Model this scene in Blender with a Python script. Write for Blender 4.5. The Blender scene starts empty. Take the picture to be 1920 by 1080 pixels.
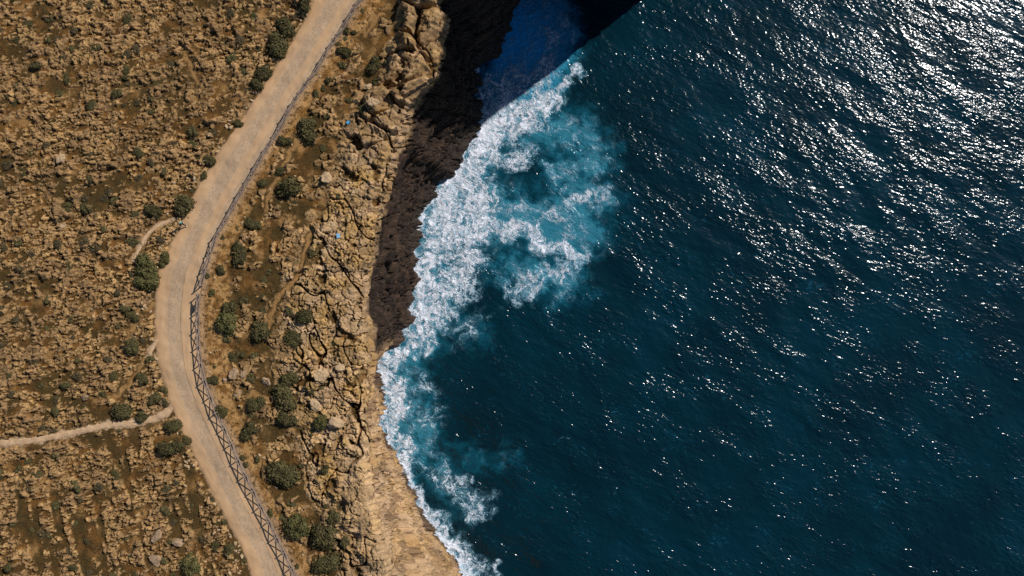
import bpy, math, random
import numpy as np
from mathutils import Vector, Matrix, noise as NZ
random.seed(7)
C = bpy.context.scene.collection
F = 1297.0          # focal length in photo pixels (1920 wide)
HP = 30.0           # plateau height above the sea
HC = 111.0          # drone height above the sea
K = F / (HC - HP)   # photo pixels per metre on the plateau (16)

def world(px, py, z=HP):
    s = (HC - z) / F
    return ((px - 960) * s, (540 - py) * s, z)

# ------------------------------------------------------------------ noise
def h2(ix, iy, s=0):
    n = (ix.astype(np.int64) * 374761393 + iy.astype(np.int64) * 668265263 + s * 1442695041) & 0xffffffff
    n = ((n ^ (n >> 13)) * 1274126177) & 0xffffffff
    n = ((n ^ (n >> 16)) * 2246822519) & 0xffffffff
    return ((n ^ (n >> 15)) & 0xffffff) / float(0xffffff)

def vnoise(x, y, s=0):
    ix = np.floor(x); iy = np.floor(y)
    fx = x - ix; fy = y - iy
    ux = fx * fx * fx * (fx * (fx * 6 - 15) + 10); uy = fy * fy * fy * (fy * (fy * 6 - 15) + 10)
    def g(a, b):
        t = h2(ix + a, iy + b, s) * 2 * math.pi
        return np.cos(t) * (fx - a) + np.sin(t) * (fy - b)
    return ((g(0, 0) * (1 - ux) + g(1, 0) * ux) * (1 - uy) + (g(0, 1) * (1 - ux) + g(1, 1) * ux) * uy) * 1.4

def fbm(x, y, s=0, o=4, g=0.5):
    r = 0; a = 1.0; t = 0
    for i in range(o):
        r = r + a * vnoise(x, y, s + i * 17); t += a
        x = x * 2.03 + 5.1; y = y * 2.03 - 3.7; a *= g
    return r / t * 1.4

def voro(x, y, s=0, jit=0.9):
    """returns F1, F2, the cell's random numbers and the offset from its centre"""
    ix = np.floor(x); iy = np.floor(y)
    f1 = np.full(x.shape, 9.0); f2 = np.full(x.shape, 9.0)
    cx = np.zeros(x.shape); cy = np.zeros(x.shape); ox = np.zeros(x.shape); oy = np.zeros(x.shape)
    for a in (-1, 0, 1):
        for b in (-1, 0, 1):
            jx = ix + a; jy = iy + b
            dx = jx + 0.5 + jit * (h2(jx, jy, s) - 0.5) - x
            dy = jy + 0.5 + jit * (h2(jx, jy, s + 5) - 0.5) - y
            d = np.sqrt(dx * dx + dy * dy)
            near = d < f1
            f2 = np.where(near, f1, np.minimum(f2, d))
            cx = np.where(near, jx, cx); cy = np.where(near, jy, cy)
            ox = np.where(near, -dx, ox); oy = np.where(near, -dy, oy)
            f1 = np.where(near, d, f1)
    return f1, f2, h2(cx, cy, s + 11), h2(cx, cy, s + 12), h2(cx, cy, s + 13), ox, oy

def ss(a, b, x):
    t = np.clip((x - a) / (b - a), 0, 1)
    return t * t * (3 - 2 * t)

def mix(a, b, t):
    return a + (b - a) * t

def pdist(px, py, pts):
    d = np.full(px.shape, 1e9)
    for (x0, y0), (x1, y1) in zip(pts[:-1], pts[1:]):
        dx, dy = x1 - x0, y1 - y0
        t = np.clip(((px - x0) * dx + (py - y0) * dy) / (dx * dx + dy * dy + 1e-9), 0, 1)
        d = np.minimum(d, np.hypot(px - x0 - t * dx, py - y0 - t * dy))
    return d

# ------------------------------------------------------------------ surveyed lines (photo pixels on the plateau unless noted)
ROAD_L = [(1360,-1500),(828,-400),(630,-60),(612,-30),(592,0),(580,30),(562,57),(545,87),(530,107),(505,150),(485,180),(455,225),(425,268),(402,300),(387,330),(370,357),(360,377),(347,410),(338,435),(322,458),(315,487),(298,512),(296,540),(292,590),(294,635),(300,680),(309,715),(320,752),(333,780),(345,810),(360,837),(372,867),(387,897),(402,930),(420,960),(433,990),(452,1020),(465,1047),(475,1080),(490,1115),(510,1160),(660,1500),(915,2100)]
FENCE_U = [(716,-60),(700,-32),(674,9),(656,34),(643,57),(626,80),(609,110),(594,135),(577,158),(556,189),(544,210),(531,235),(514,263),(500,286),(484,312),(469,338),(451,365),(436,394),(419,426),(405,448),(397,476),(390,498),(383,520),(379,536)]
FENCE_L = [(376,552),(373,575),(373,615),(375,650),(380,680),(386,710),(395,737),(406,765),(418,790),(429,812),(437,831),(448,858),(463,888),(478,920),(493,950),(507,976),(519,1002),(534,1032),(547,1057),(558,1082),(574,1115),(590,1150)]
FEN = [(1450,-1500),(915,-400)] + FENCE_U + FENCE_L + [(745,1500),(1000,2100)]
def xl_road(py): return np.interp(py, [p[1] for p in ROAD_L], [p[0] for p in ROAD_L])
def x_fence(py): return np.interp(py, [p[1] for p in FEN], [p[0] for p in FEN])
PATH = [(-900,900),(-400,880),(-160,850),(-60,838),(0,832),(60,826),(120,815),(160,806),(200,797),(250,794),(290,785),(308,776),(322,764)]
SPUR = [(279,668),(286,650),(298,632)]
TRAILS = [[(322,412),(300,420),(275,440),(262,462),(250,490)],[(300,505),(285,545)],[(283,660),(262,690),(240,725),(215,742)],[(310,560),(262,585),(245,620)],[(560,262),(530,310),(512,350),(497,395)],[(718,25),(695,48),(684,70)],[(500,745),(470,735),(460,765),(452,800),(460,850)],[(585,430),(560,520),(520,560),(500,620)],[(345,95),(372,160)]]
EDGE = [(835,-36),(800,-15),(806,0),(835,28),(815,60),(828,100),(820,130),(790,163),(762,185),(755,220),(748,250),(735,290),(728,320),(716,370),(708,420),(703,460),(695,490),(681,520),(680,560),(685,600),(690,640),(691,670),(692,700),(694,730),(690,765),(693,800),(698,860),(705,930),(717,1000),(735,1060),(760,1120),(795,1200),(840,1290),(870,1400),(900,1700)]
FOOT = [(955,0),(940,50),(925,100),(897,118),(888,150),(884,200),(890,238),(862,288),(845,325),(822,340),(803,370),(782,402),(770,450),(771,520),(757,600),(741,630),(716,655),(690,668),(700,720),(705,790),(735,850),(746,882),(770,930),(790,970),(815,1003),(845,1030),(872,1080),(892,1130),(930,1200),(980,1300),(1000,1500)]
e = sorted([(world(*p)[1], world(*p)[0]) for p in EDGE] + [(39,-2),(43,3),(45.2,12),(46,20),(50.8,26),(56,33),(61,39),(80,42),(120,30),(500,-40)])  # extra metre points: unseen northern headland, outline fitted to the shadow it casts
f = sorted([(world(p[0],p[1],0)[1], world(p[0],p[1],0)[0]) for p in FOOT if p[1] > 20] + [(46.6,-0.5),(46.9,6),(47.1,14),(47.3,20.5),(51,26.5),(56,33.5),(61,39.5),(80,43),(120,32),(500,-36)])
e.insert(0, (-500, 30)); f.insert(0, (-500, 36))
def x_edge(y):
    b = np.interp(y, [a[0] for a in e], [a[1] for a in e])
    return b + (0.45 * fbm(y * 0.55, y * 0 + 3.1, 3, 4) + 0.25 * vnoise(y * 2.3, y * 0 + 1.7, 9)) * ss(70, 40, np.abs(y))
def x_foot(y):
    b = np.interp(y, [a[0] for a in f], [a[1] for a in f])
    return b + 0.9 * fbm(y * 0.4, y * 0 + 8.1, 21, 4) * ss(70, 40, np.abs(y))

# ------------------------------------------------------------------ the land
ROCK = np.array([0.53, 0.318, 0.132]); ROCK2 = np.array([0.36, 0.215, 0.098]); SOIL = np.array([0.20, 0.095, 0.025])
DRY = np.array([0.088, 0.048, 0.015]); VEG = np.array([0.066, 0.044, 0.014]); SAND = np.array([0.50, 0.275, 0.10])
PALE = np.array([0.62, 0.41, 0.225]); OCHRE = np.array([0.54, 0.325, 0.115]); DUST = np.array([0.55, 0.36, 0.205])

def land(x, y, colour=True):
    px = 960 + x * K; py = 540 - y * K
    wx = px + 7 * fbm(x * 0.9, y * 0.9, 31, 3); wy = py + 7 * fbm(x * 0.9, y * 0.9, 41, 3)
    xl = xl_road(py); xf = x_fence(py); xe = 960 + x_edge(y) * K
    # signed distance outside the road, in pixels
    jit = 3.0 * fbm(x * 1.6, y * 1.6, 51, 3)
    out_l = (xl - px) * 0.88 + jit; out_r = (px - xf) * 0.88
    road = (out_l < 0) & (out_r < 0)
    d_road = np.maximum(np.maximum(out_l, out_r), 0)
    left = px < xl + 5
    d_path = np.minimum(np.minimum(pdist(wx, wy, PATH) - 6, pdist(wx, wy, SPUR) - 4), pdist(wx, wy, TRAILS[0]) - 3)
    d_trail = np.full(px.shape, 1e9)
    for t in TRAILS: d_trail = np.minimum(d_trail, pdist(wx, wy, t))
    d_trail = d_trail - 3.5
    s = np.clip((px - xf) / np.maximum(xe - xf, 30), 0, 1.2)
    n1 = fbm(x * 0.16, y * 0.16, 61, 4); n2 = fbm(x * 0.35, y * 0.35, 71, 4); n3 = fbm(x * 1.2, y * 1.2, 81, 3)
    n4 = fbm(x * 4.5, y * 4.5, 91, 2)
    vw = 42 + 16 * np.sin(py * 0.011 + 1.0) + 14 * n2
    vw = vw * mix(0.75, 1, ss(150, 400, py))
    verge = ss(6, -6, (px - xf) - vw) * (px > xf)
    block = ss(-0.10, 0.10, s - (0.60 - 0.12 * ss(350, 700, py) + 0.10 * n2)) * (~left)
    block = block * (px > xf + 20)
    smooth = ss(-0.10, 0.12, s - mix(1.02, 0.72, ss(700, 960, py)) + 0.10 * n2) * (~left)
    north = ss(330, 200, py) * (~left)
    # soil
    z = HP + 0.25 * n1 + 0.10 * n2 + 0.05 * n3 + 0.015 * n4
    base_soil = z.copy()
    # bedding lines run up to the right: small slabs stretched along them
    th = math.radians(17); c, sn = math.cos(th), math.sin(th)
    qx = x + 0.25 * n3 + 0.5 * n2; qy = y + 0.22 * fbm(x * 1.3, y * 1.3, 101, 3) + 0.3 * n2
    u = qx * c + qy * sn; v = -qx * sn + qy * c
    def slab(u, v, sx, sy, seed, gap=0.10, soft=0.16, keep=0.4):
        f1, f2, r1, r2, r3, ox, oy = voro(u / sx, v / sy, seed)
        pr = ss(gap, gap + soft, f2 - f1)
        tilt = (r2 - 0.5) * ox * 1.1 + (r3 - 0.35) * oy * 1.3
        h = pr * (0.45 + 0.75 * r1 + tilt)
        return h * (r1 > keep), r2, pr
    def joined(p): return p
    band = fbm(u * 0.22, v * 0.95, 115, 3)
    gul = fbm(x * 0.075 + y * 0.05, y * 0.10 - x * 0.03, 117, 3)
    cover_l = ss(-0.34, 0.05, 0.30 * gul + 0.55 * fbm(x * 0.28, y * 0.28, 111, 3) + 0.45 * n3 + 0.55 * band)
    a1, ra, pa = slab(u, v, 0.72, 0.32, 201, 0.05, 0.10, 0.52)
    a2, rb, pb = slab(u + 9, v, 0.36, 0.18, 211, 0.06, 0.15, 0.46)
    a3, rc, pc = slab(u, v + 7, 2.1, 1.0, 221, 0.05, 0.12, 0.62)
    jnt = fbm(x * 0.55 + 0.12 * y, y * 0.085, 119, 3) + 0.25 * n3
    cover_l = cover_l * (1 - ss(0.10, 0.34, jnt) * (0.45 + 0.5 * ss(600, 850, py)))
    left_rock = np.maximum(a1 * 0.32, a2 * 0.17) * cover_l + a3 * 0.26 * ss(0.1, 0.35, n2 + 0.25 * (py > 850)) * cover_l
    left_rock = left_rock + 0.05 * np.abs(n4) * (left_rock > 0.03)
    # karst scrub zone right of the fence
    kx = x + 0.5 * n3; ky = y + 0.5 * fbm(x * 0.8, y * 0.8, 121, 3)
    b1, rd, pd = slab(kx * 0.8 + ky * 0.6, -kx * 0.6 + ky * 0.8, 1.0, 0.62, 231, 0.04, 0.15, 0.35)
    b2, re_, pe = slab(kx, ky, 0.42, 0.36, 241, 0.05, 0.25, 0.3)
    scrub_rock = (b1 * 0.30 + b2 * 0.10) * ss(-0.25, 0.2, fbm(x * 0.4, y * 0.4, 131, 3))
    # big fractured blocks towards the edge
    gx = x + 0.55 * fbm(x * 0.45, y * 0.45, 141, 3); gy = y + 0.55 * fbm(x * 0.45, y * 0.45, 151, 3)
    f1, f2, r1, r2, r3, ox, oy = voro(gx / 2.0 + 0.3 * n3, gy / 1.75, 251)
    big = ss(0.01, 0.09, f2 - f1) * (0.35 + 0.75 * r1 + 0.7 * (r2 - .5) * ox + 0.7 * (r3 - .5) * oy)
    g1, g2, q1, q2, q3, gox, goy = voro(gx / 0.85 + 3, gy / 0.75, 261)
    midb = ss(0.02, 0.11, g2 - g1) * (0.5 + 0.6 * q1 + 0.6 * (q2 - .5) * gox)
    k1, k2, w1, w2, w3, kox, koy = voro(gx / 0.33, gy / 0.30, 271)
    fin = ss(0.02, 0.30, k2 - k1) * (0.5 + w1)
    pits = ss(0.15, 0.5, fbm(x * 2.6, y * 2.6, 161, 3))
    fine_w = ss(-0.2, 0.3, fbm(x * 0.5, y * 0.5, 171, 3))
    block_rock = 0.55 * big + 0.30 * midb * mix(0.55, 1, fine_w) + 0.12 * fin * fine_w + 0.06 * n4 - 0.22 * pits * fine_w
    smooth_rock = 0.95 + 0.55 * big * 0.5 + 0.16 * midb + 0.05 * fin * fine_w + 0.04 * n4 + 0.3 * n2 - 0.25 * pits * ss(0, .3, n2)
    block_rock = mix(block_rock, smooth_rock, smooth)
    l1, l2, lr, lr2, lr3, lox, loy = voro(gx / 4.4 + gy * 0.08, gy / 3.2 - gx * 0.12, 281)
    massif = 1.7 * ss(0.0, 0.16, l2 - l1) * (0.5 + 0.6 * lr + 0.6 * (lr2 - .5) * lox + 0.6 * (lr3 - .5) * loy) + 0.28 * big + 0.14 * midb * fine_w + 0.07 * fin * fine_w + 0.06 * n4
    block_rock = mix(block_rock, massif, north * ss(0.45, 0.6, s))
    # a few long gullies
    gl = np.abs(fbm(x * 0.17 + 0.25 * y * 0.17, y * 0.10, 181, 3)); block_rock = block_rock - 0.9 * ss(0.035, 0.0, gl) * block
    block_rock = block_rock + north * 1.0 * fbm(x * 0.3, y * 0.3, 191, 3) * ss(0.3, 0.8, s)
    rock_r = mix(scrub_rock, block_rock, block)
    rock = np.where(left, left_rock, rock_r)
    # pockets of soil and plants between blocks
    pocket = ss(0.18, 0.42, fbm(x * 0.42, y * 0.42, 301, 4) + mix(0.12, -0.08, s)) * (~left) * (1 - smooth)
    rock = rock * (1 - 0.8 * pocket * block)
    clear = np.minimum(np.minimum(d_road * 1.0, d_path), d_trail)
    fade = ss(0, 9, clear)
    rock = rock * fade * (1 - verge * (1 - 0.5 * (ra > 0.93) * (pa > 0.6)))
    rock = np.where(road, 0, rock)
    drop = ss(0.93, 1.0, s) * (~left) * 0.9
    shadow_crest = 29 * ss(0, 1.4, x - np.interp(y, [45, 46.6, 52, 80], [18.5, 19.0, 23.6, 23.6]) + 0.5 * n3) * ss(95, 75, y) * ss(44.5, 45.5, y)  # unseen crest on the headland, raised and shaped for its shadow
    z = z + rock - drop + shadow_crest
    # the roadbed is level with itself: only the broad undulation stays
    flat = HP + 0.25 * n1 + 0.10 * n2
    lvl = ss(14, 2, np.minimum(d_road, np.maximum(d_path, 0) * 1.6))
    z = mix(z, flat - 0.02, lvl * np.where(left | road | (d_road < 3), 1, 0.7))
    z = np.where(road, flat - 0.03, z)
    if not colour: return z
    up = rock
    isrock = np.where(left, ss(0.03, 0.075, up), mix(ss(0.06, 0.14, up), ss(0.10, 0.30, up), block))
    def C3(a): return a[..., None]
    soil = SOIL + C3(0.10 * n3) * SOIL + 0 * C3(x)
    soil = mix(soil, DRY + 0 * soil, C3(0.88 * ss(-0.40, 0.18, fbm(x * 0.5, y * 0.5, 311, 4) + 0.25 * n3)))
    soil = mix(soil, SAND + 0 * soil, C3(0.5 * ss(0.15, 0.5, fbm(x * 0.33, y * 0.33, 321, 4))))
    gul2 = np.where(left, -gul, 0)
    vmask = ss(0.02, 0.26, 0.14 * ss(0.15, 0.3, s) * ss(0.65, 0.5, s) * (~left) * ss(250, 450, py) + 0.30 * ss(0.10, 0.34, jnt) * left * ss(500, 850, py) + 0.55 * ss(0.05, 0.5, gul2) - 0.06 * left + fbm(x * 0.34, y * 0.34, 331, 4) + 0.30 * fbm(x * 2.2, y * 2.2, 341, 2) + 0.10 * (~left) * (1 - verge))
    near_road = ss(26, 4, out_l) * (out_l > 0) * ss(-0.5, 0.1, n2)
    vmask = np.maximum(vmask, near_road * 0.8 * left)
    col = mix(soil, VEG + C3(0.6 * n4) * VEG, C3(vmask * (0.72 + 0.5 * n4)))
    rk = mix(ROCK + 0 * soil, ROCK2 + 0 * soil, C3(np.clip(0.5 + 1.3 * n2, 0, 1)))
    rk = rk * C3(1 + 0.22 * gul) * C3(0.58 + 0.66 * np.where(left, mix(ra, rb, 0.5), rd)) * C3(1 + 0.25 * n4)
    bk = mix(PALE + 0 * soil, OCHRE + 0 * soil, C3(np.clip(0.45 + 1.3 * n2 + 0.5 * n3, 0, 1) * (1 - 0.5 * smooth)))
    bk = mix(bk, ROCK2 + 0 * soil, C3(0.6 * ss(0.0, 0.4, fbm(x * 0.6, y * 0.6, 351, 4)) * (1 - 0.7 * smooth)))
    bk = mix(bk, ROCK2 * 0.8 + 0 * soil, C3(0.75 * north * ss(-0.6, 0.2, n3)))
    bk = bk * C3(0.72 + 0.4 * r2) * C3(1 + 0.22 * n4)
    stain = ss(0.25, 0.42, fbm(x * 1.3, y * 0.9, 361, 4)) * fine_w
    bk = mix(bk, np.array([0.085, 0.065, 0.04]) + 0 * soil, C3(stain * 0.7))
    bk = mix(bk, VEG * 1.3 + 0 * soil, C3(0.8 * pocket))
    rk = mix(rk, bk, C3(block))
    lich = ss(0.1, 0.4, fbm(x * 3.1, y * 3.1, 371, 3))
    rk = mix(rk, rk * np.array([0.62, 0.60, 0.55]), C3(lich * 0.45))
    col = mix(col, rk, C3(isrock))
    vg = mix(SAND + 0 * soil, SOIL * 1.25 + 0 * soil, C3(ss(-0.15, 0.35, fbm(x * 0.8, y * 0.8, 381, 4))))
    vg = mix(vg, DUST + 0 * soil, C3(0.6 * ss(16, 4, px - xf) * (px > xf)))
    vg = vg * C3(1 + 0.22 * n4)
    vg = mix(vg, DRY + 0 * soil, C3(0.8 * ss(0.18, 0.36, fbm(x * 2.3, y * 2.3, 391, 3))))
    col = mix(col, vg, C3(verge * 0.95 * (1 - isrock)))
    dirt = np.maximum(ss(3, -2, d_trail) * 0.8, 0)
    col = mix(col, SAND * 0.85 + 0 * soil, C3(dirt * (1 - 0.3 * isrock)))
    col = mix(col, DUST + 0 * soil, C3(np.maximum(ss(3, -1, d_path), 0.85 * ss(5, 0, d_road) * left)))
    return z, np.clip(col, 0.005, 0.9), s

def mesh_grid(name, co, col, mat, wrap=None):
    ny, nx = co.shape[:2]
    me = bpy.data.meshes.new(name)
    idx = np.arange(ny * nx).reshape(ny, nx)
    q = np.stack([idx[:-1, :-1], idx[:-1, 1:], idx[1:, 1:], idx[1:, :-1]], -1).reshape(-1, 4)
    me.vertices.add(ny * nx); me.vertices.foreach_set('co', co.reshape(-1).astype(np.float32))
    me.loops.add(q.size); me.loops.foreach_set('vertex_index', q.reshape(-1).astype(np.int32))
    me.polygons.add(len(q)); me.polygons.foreach_set('loop_start', np.arange(0, q.size, 4, dtype=np.int32))
    me.polygons.foreach_set('loop_total', np.full(len(q), 4, dtype=np.int32))
    me.update(calc_edges=True)
    if col is not None:
        for k, a in col.items():
            if a.ndim == 3:
                at = me.attributes.new(k, 'FLOAT_COLOR', 'POINT')
                b = np.ones((ny * nx, 4), np.float32); b[:, :3] = a.reshape(-1, 3)
                at.data.foreach_set('color', b.reshape(-1))
            else:
                at = me.attributes.new(k, 'FLOAT', 'POINT')
                at.data.foreach_set('value', a.reshape(-1).astype(np.float32))
    me.materials.append(mat)
    o = bpy.data.objects.new(name, me); C.objects.link(o)
    return o

# ------------------------------------------------------------------ materials
def newmat(name):
    m = bpy.data.materials.new(name); m.use_nodes = True
    nt = m.node_tree; b = nt.nodes['Principled BSDF']
    return m, nt, b
def N(nt, t, **kw):
    n = nt.nodes.new(t)
    for k, v in kw.items():
        if k.startswith('i_'): n.inputs[int(k[2:]) if k[2:].isdigit() else k[2:].replace('_', ' ')].default_value = v
        else: setattr(n, k, v)
    return n
def link(nt, a, b): nt.links.new(a, b)
def mathn(nt, op, a, b=None, c=None, clamp=False):
    n = nt.nodes.new('ShaderNodeMath'); n.operation = op; n.use_clamp = clamp
    for i, v in enumerate((a, b, c)):
        if v is None: continue
        if isinstance(v, (int, float)): n.inputs[i].default_value = v
        else: nt.links.new(v, n.inputs[i])
    return n.outputs[0]
def noise(nt, vec, scale, detail=4, rough=0.55, dist=0.0):
    n = nt.nodes.new('ShaderNodeTexNoise'); n.inputs['Scale'].default_value = scale
    n.inputs['Detail'].default_value = detail; n.inputs['Roughness'].default_value = rough
    n.inputs['Distortion'].default_value = dist
    nt.links.new(vec, n.inputs['Vector']); return n.outputs['Fac']
def mapr(nt, v, a, b, c=0.0, d=1.0, smooth=True):
    n = nt.nodes.new('ShaderNodeMapRange'); n.interpolation_type = 'SMOOTHSTEP' if smooth else 'LINEAR'
    n.inputs[1].default_value = a; n.inputs[2].default_value = b; n.inputs[3].default_value = c; n.inputs[4].default_value = d
    nt.links.new(v, n.inputs[0]); return n.outputs[0]
def mixc(nt, fac, a, b, mode='MIX'):
    n = nt.nodes.new('ShaderNodeMix'); n.data_type = 'RGBA'; n.blend_type = mode
    for i, v in ((0, fac), (6, a), (7, b)):
        if isinstance(v, (int, float)): n.inputs[i].default_value = v
        elif isinstance(v, tuple): n.inputs[i].default_value = (*v, 1)
        else: nt.links.new(v, n.inputs[i])
    return n.outputs[2]
def geo_pos(nt): return nt.nodes.new('ShaderNodeNewGeometry').outputs['Position']

def rockmat(name, bumpd=0.05, attr='tint'):
    m, nt, b = newmat(name)
    a = N(nt, 'ShaderNodeAttribute', attribute_name=attr)
    P = geo_pos(nt)
    n1 = noise(nt, P, 7.0, 6, 0.7); n2 = noise(nt, P, 2.2, 5, 0.65)
    v = mapr(nt, n1, 0.25, 0.75, 0.62, 1.38, False)
    w = mapr(nt, n2, 0.3, 0.7, 0.85, 1.15, False)
    vw = mathn(nt, 'MULTIPLY', v, w)
    g = N(nt, 'ShaderNodeCombineColor'); [link(nt, vw, g.inputs[i]) for i in range(3)]
    link(nt, mixc(nt, 1.0, a.outputs['Color'], g.outputs[0], 'MULTIPLY'), b.inputs['Base Color'])
    b.inputs['Roughness'].default_value = 0.95; b.inputs['Specular IOR Level'].default_value = 0.15
    bp = N(nt, 'ShaderNodeBump'); bp.inputs['Distance'].default_value = bumpd; bp.inputs['Strength'].default_value = 1
    link(nt, n1, bp.inputs['Height']); link(nt, bp.outputs[0], b.inputs['Normal'])
    return m
M_land = rockmat('rocky_ground_material', 0.16)
M_cliff = rockmat('cliff_rock_material', 0.20)

def ROADMAT():
    m, nt, b = newmat('compacted_dirt_road_material')
    uv = N(nt, 'ShaderNodeAttribute', attribute_name='across').outputs['Fac']
    al = N(nt, 'ShaderNodeAttribute', attribute_name='along').outputs['Fac']
    P = geo_pos(nt)
    wob = mathn(nt, 'MULTIPLY', mathn(nt, 'SUBTRACT', noise(nt, P, 0.9, 4), 0.5), 0.10)
    u = mathn(nt, 'ADD', uv, wob); uw0 = u
    band1 = mathn(nt, 'MULTIPLY', mapr(nt, u, 0.23, 0.29), mapr(nt, u, 0.60, 0.55))
    band2 = mathn(nt, 'MULTIPLY', mapr(nt, u, 0.76, 0.80), mapr(nt, al, 0.52, 0.40))
    band = mathn(nt, 'MAXIMUM', band1, band2)
    vo = N(nt, 'ShaderNodeTexVoronoi'); vo.inputs['Scale'].default_value = 4.2; link(nt, P, vo.inputs['Vector'])
    n1 = noise(nt, P, 3.6, 5, 0.7); n2 = noise(nt, P, 0.35, 4, 0.6); n3 = noise(nt, P, 14, 4, 0.7)
    base = mixc(nt, mapr(nt, n2, 0.35, 0.65), (0.575, 0.36, 0.195), (0.60, 0.385, 0.215))
    edge = mixc(nt, mapr(nt, u, 0.20, 0.0), base, (0.56, 0.33, 0.165))
    peb = mixc(nt, mapr(nt, n1, 0.40, 0.62), (0.54, 0.36, 0.215), (0.34, 0.24, 0.145))
    peb = mixc(nt, mapr(nt, vo.outputs['Distance'], 0.15, 0.55, 0.0, 0.5), peb, (0.53, 0.39, 0.26))
    c = mixc(nt, mathn(nt, 'MULTIPLY', band, mapr(nt, n1, 0.25, 0.6, 0.45, 0.95)), edge, peb)
    st = N(nt, 'ShaderNodeCombineXYZ'); link(nt, mathn(nt, 'MULTIPLY', uw0, 9.0), st.inputs[0]); link(nt, mathn(nt, 'MULTIPLY', al, 26.0), st.inputs[1])
    wr = mapr(nt, noise(nt, st.outputs[0], 1.0, 5, 0.65), 0.35, 0.68, 0.0, 0.42)
    c = mixc(nt, wr, c, (0.42, 0.265, 0.145))
    # worn seam beside the cobbled strip
    uw = mathn(nt, 'ADD', uv, mathn(nt, 'MULTIPLY', mathn(nt, 'SUBTRACT', noise(nt, P, 0.5, 3), 0.5), 0.03))
    ln = mapr(nt, mathn(nt, 'ABSOLUTE', mathn(nt, 'SUBTRACT', uw, 0.585)), 0.010, 0.002)
    ln = mathn(nt, 'MULTIPLY', ln, mathn(nt, 'MULTIPLY', mapr(nt, al, 0.42, 0.5), mapr(nt, noise(nt, P, 1.2, 3), 0.3, 0.6, 0.25, 0.9)))
    c = mixc(nt, ln, c, (0.19, 0.13, 0.075))
    sc = mapr(nt, n3, 0.3, 0.7, 0.93, 1.07, False); g = N(nt, 'ShaderNodeCombineColor'); [link(nt, sc, g.inputs[i]) for i in range(3)]
    c = mixc(nt, 1.0, c, g.outputs[0], 'MULTIPLY')
    link(nt, c, b.inputs['Base Color']); b.inputs['Roughness'].default_value = 0.95; b.inputs['Specular IOR Level'].default_value = 0.1
    bp = N(nt, 'ShaderNodeBump'); bp.inputs['Distance'].default_value = 0.03; bp.inputs['Strength'].default_value = 0.8
    link(nt, mathn(nt, 'MULTIPLY', n1, mathn(nt, 'ADD', band, 0.25)), bp.inputs['Height']); link(nt, bp.outputs[0], b.inputs['Normal'])
    return m

def DUSTMAT():
    m, nt, b = newmat('pale_dust_path_material'); P = geo_pos(nt)
    c = mixc(nt, mapr(nt, noise(nt, P, 1.5, 5, 0.7), 0.35, 0.65), (0.62, 0.42, 0.245), (0.50, 0.31, 0.16))
    link(nt, c, b.inputs['Base Color']); b.inputs['Roughness'].default_value = 0.95
    bp = N(nt, 'ShaderNodeBump'); bp.inputs['Distance'].default_value = 0.04
    link(nt, noise(nt, P, 5, 4), bp.inputs['Height']); link(nt, bp.outputs[0], b.inputs['Normal'])
    return m

def LEAFMAT(name, a, bcol):
    m, nt, b = newmat(name)
    g = nt.nodes.new('ShaderNodeNewGeometry'); oi = nt.nodes.new('ShaderNodeObjectInfo')
    t = mathn(nt, 'ADD', mathn(nt, 'MULTIPLY', g.outputs['Random Per Island'], 0.7), mathn(nt, 'MULTIPLY', oi.outputs['Random'], 0.3))
    link(nt, mixc(nt, t, a, bcol), b.inputs['Base Color']); b.inputs['Roughness'].default_value = 0.75; b.inputs['Specular IOR Level'].default_value = 0.2
    return m
M_leaf = LEAFMAT('olive_leaf_material', (0.034, 0.030, 0.011), (0.145, 0.118, 0.044))
M_leaf2 = LEAFMAT('bright_leaf_material', (0.050, 0.048, 0.015), (0.165, 0.145, 0.050))
M_dryleaf = LEAFMAT('dry_brown_leaf_material', (0.050, 0.040, 0.018), (0.125, 0.090, 0.042))
def plain(name, col, rough=0.8, noise_scale=6.0, amp=0.25):
    m, nt, b = newmat(name); P = geo_pos(nt)
    v = mapr(nt, noise(nt, P, noise_scale, 4), 0.3, 0.7, 1 - amp, 1 + amp, False)
    g = N(nt, 'ShaderNodeCombineColor'); [link(nt, v, g.inputs[i]) for i in range(3)]
    link(nt, mixc(nt, 1.0, col, g.outputs[0], 'MULTIPLY'), b.inputs['Base Color']); b.inputs['Roughness'].default_value = rough
    return m
M_stem = plain('woody_stem_material', (0.14, 0.09, 0.05))
M_wood = plain('weathered_timber_material', (0.23, 0.165, 0.125), 0.85, 9, 0.3)
M_stone = plain('pale_limestone_material', (0.44, 0.30, 0.165), 0.9, 5, 0.3)
M_grey = plain('grey_limestone_material', (0.32, 0.21, 0.12), 0.9, 4, 0.35)
M_skin = plain('skin_material', (0.52, 0.30, 0.20), 0.6, 3, 0.05)
M_teal = plain('teal_cotton_material', (0.07, 0.42, 0.33), 0.8, 8, 0.15)
M_dark = plain('dark_cloth_material', (0.018, 0.020, 0.026), 0.85, 8, 0.2)
M_hair = plain('dark_brown_hair_material', (0.03, 0.018, 0.01), 0.6, 20, 0.3)
M_white = plain('white_rubber_shoe_material', (0.75, 0.72, 0.70), 0.6, 8, 0.05)
M_blue = plain('pale_blue_plastic_material', (0.25, 0.50, 0.72), 0.4, 4, 0.08)
M_blue2 = plain('bright_blue_plastic_material', (0.04, 0.36, 0.70), 0.45, 4, 0.08)
M_board = plain('brown_board_material', (0.10, 0.075, 0.055), 0.7, 6, 0.2)

def tag(o, label=None, cat=None, group=None, kind=None):
    if label: o['label'] = label
    if cat: o['category'] = cat
    if group: o['group'] = group
    if kind: o['kind'] = kind
    return o

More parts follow.
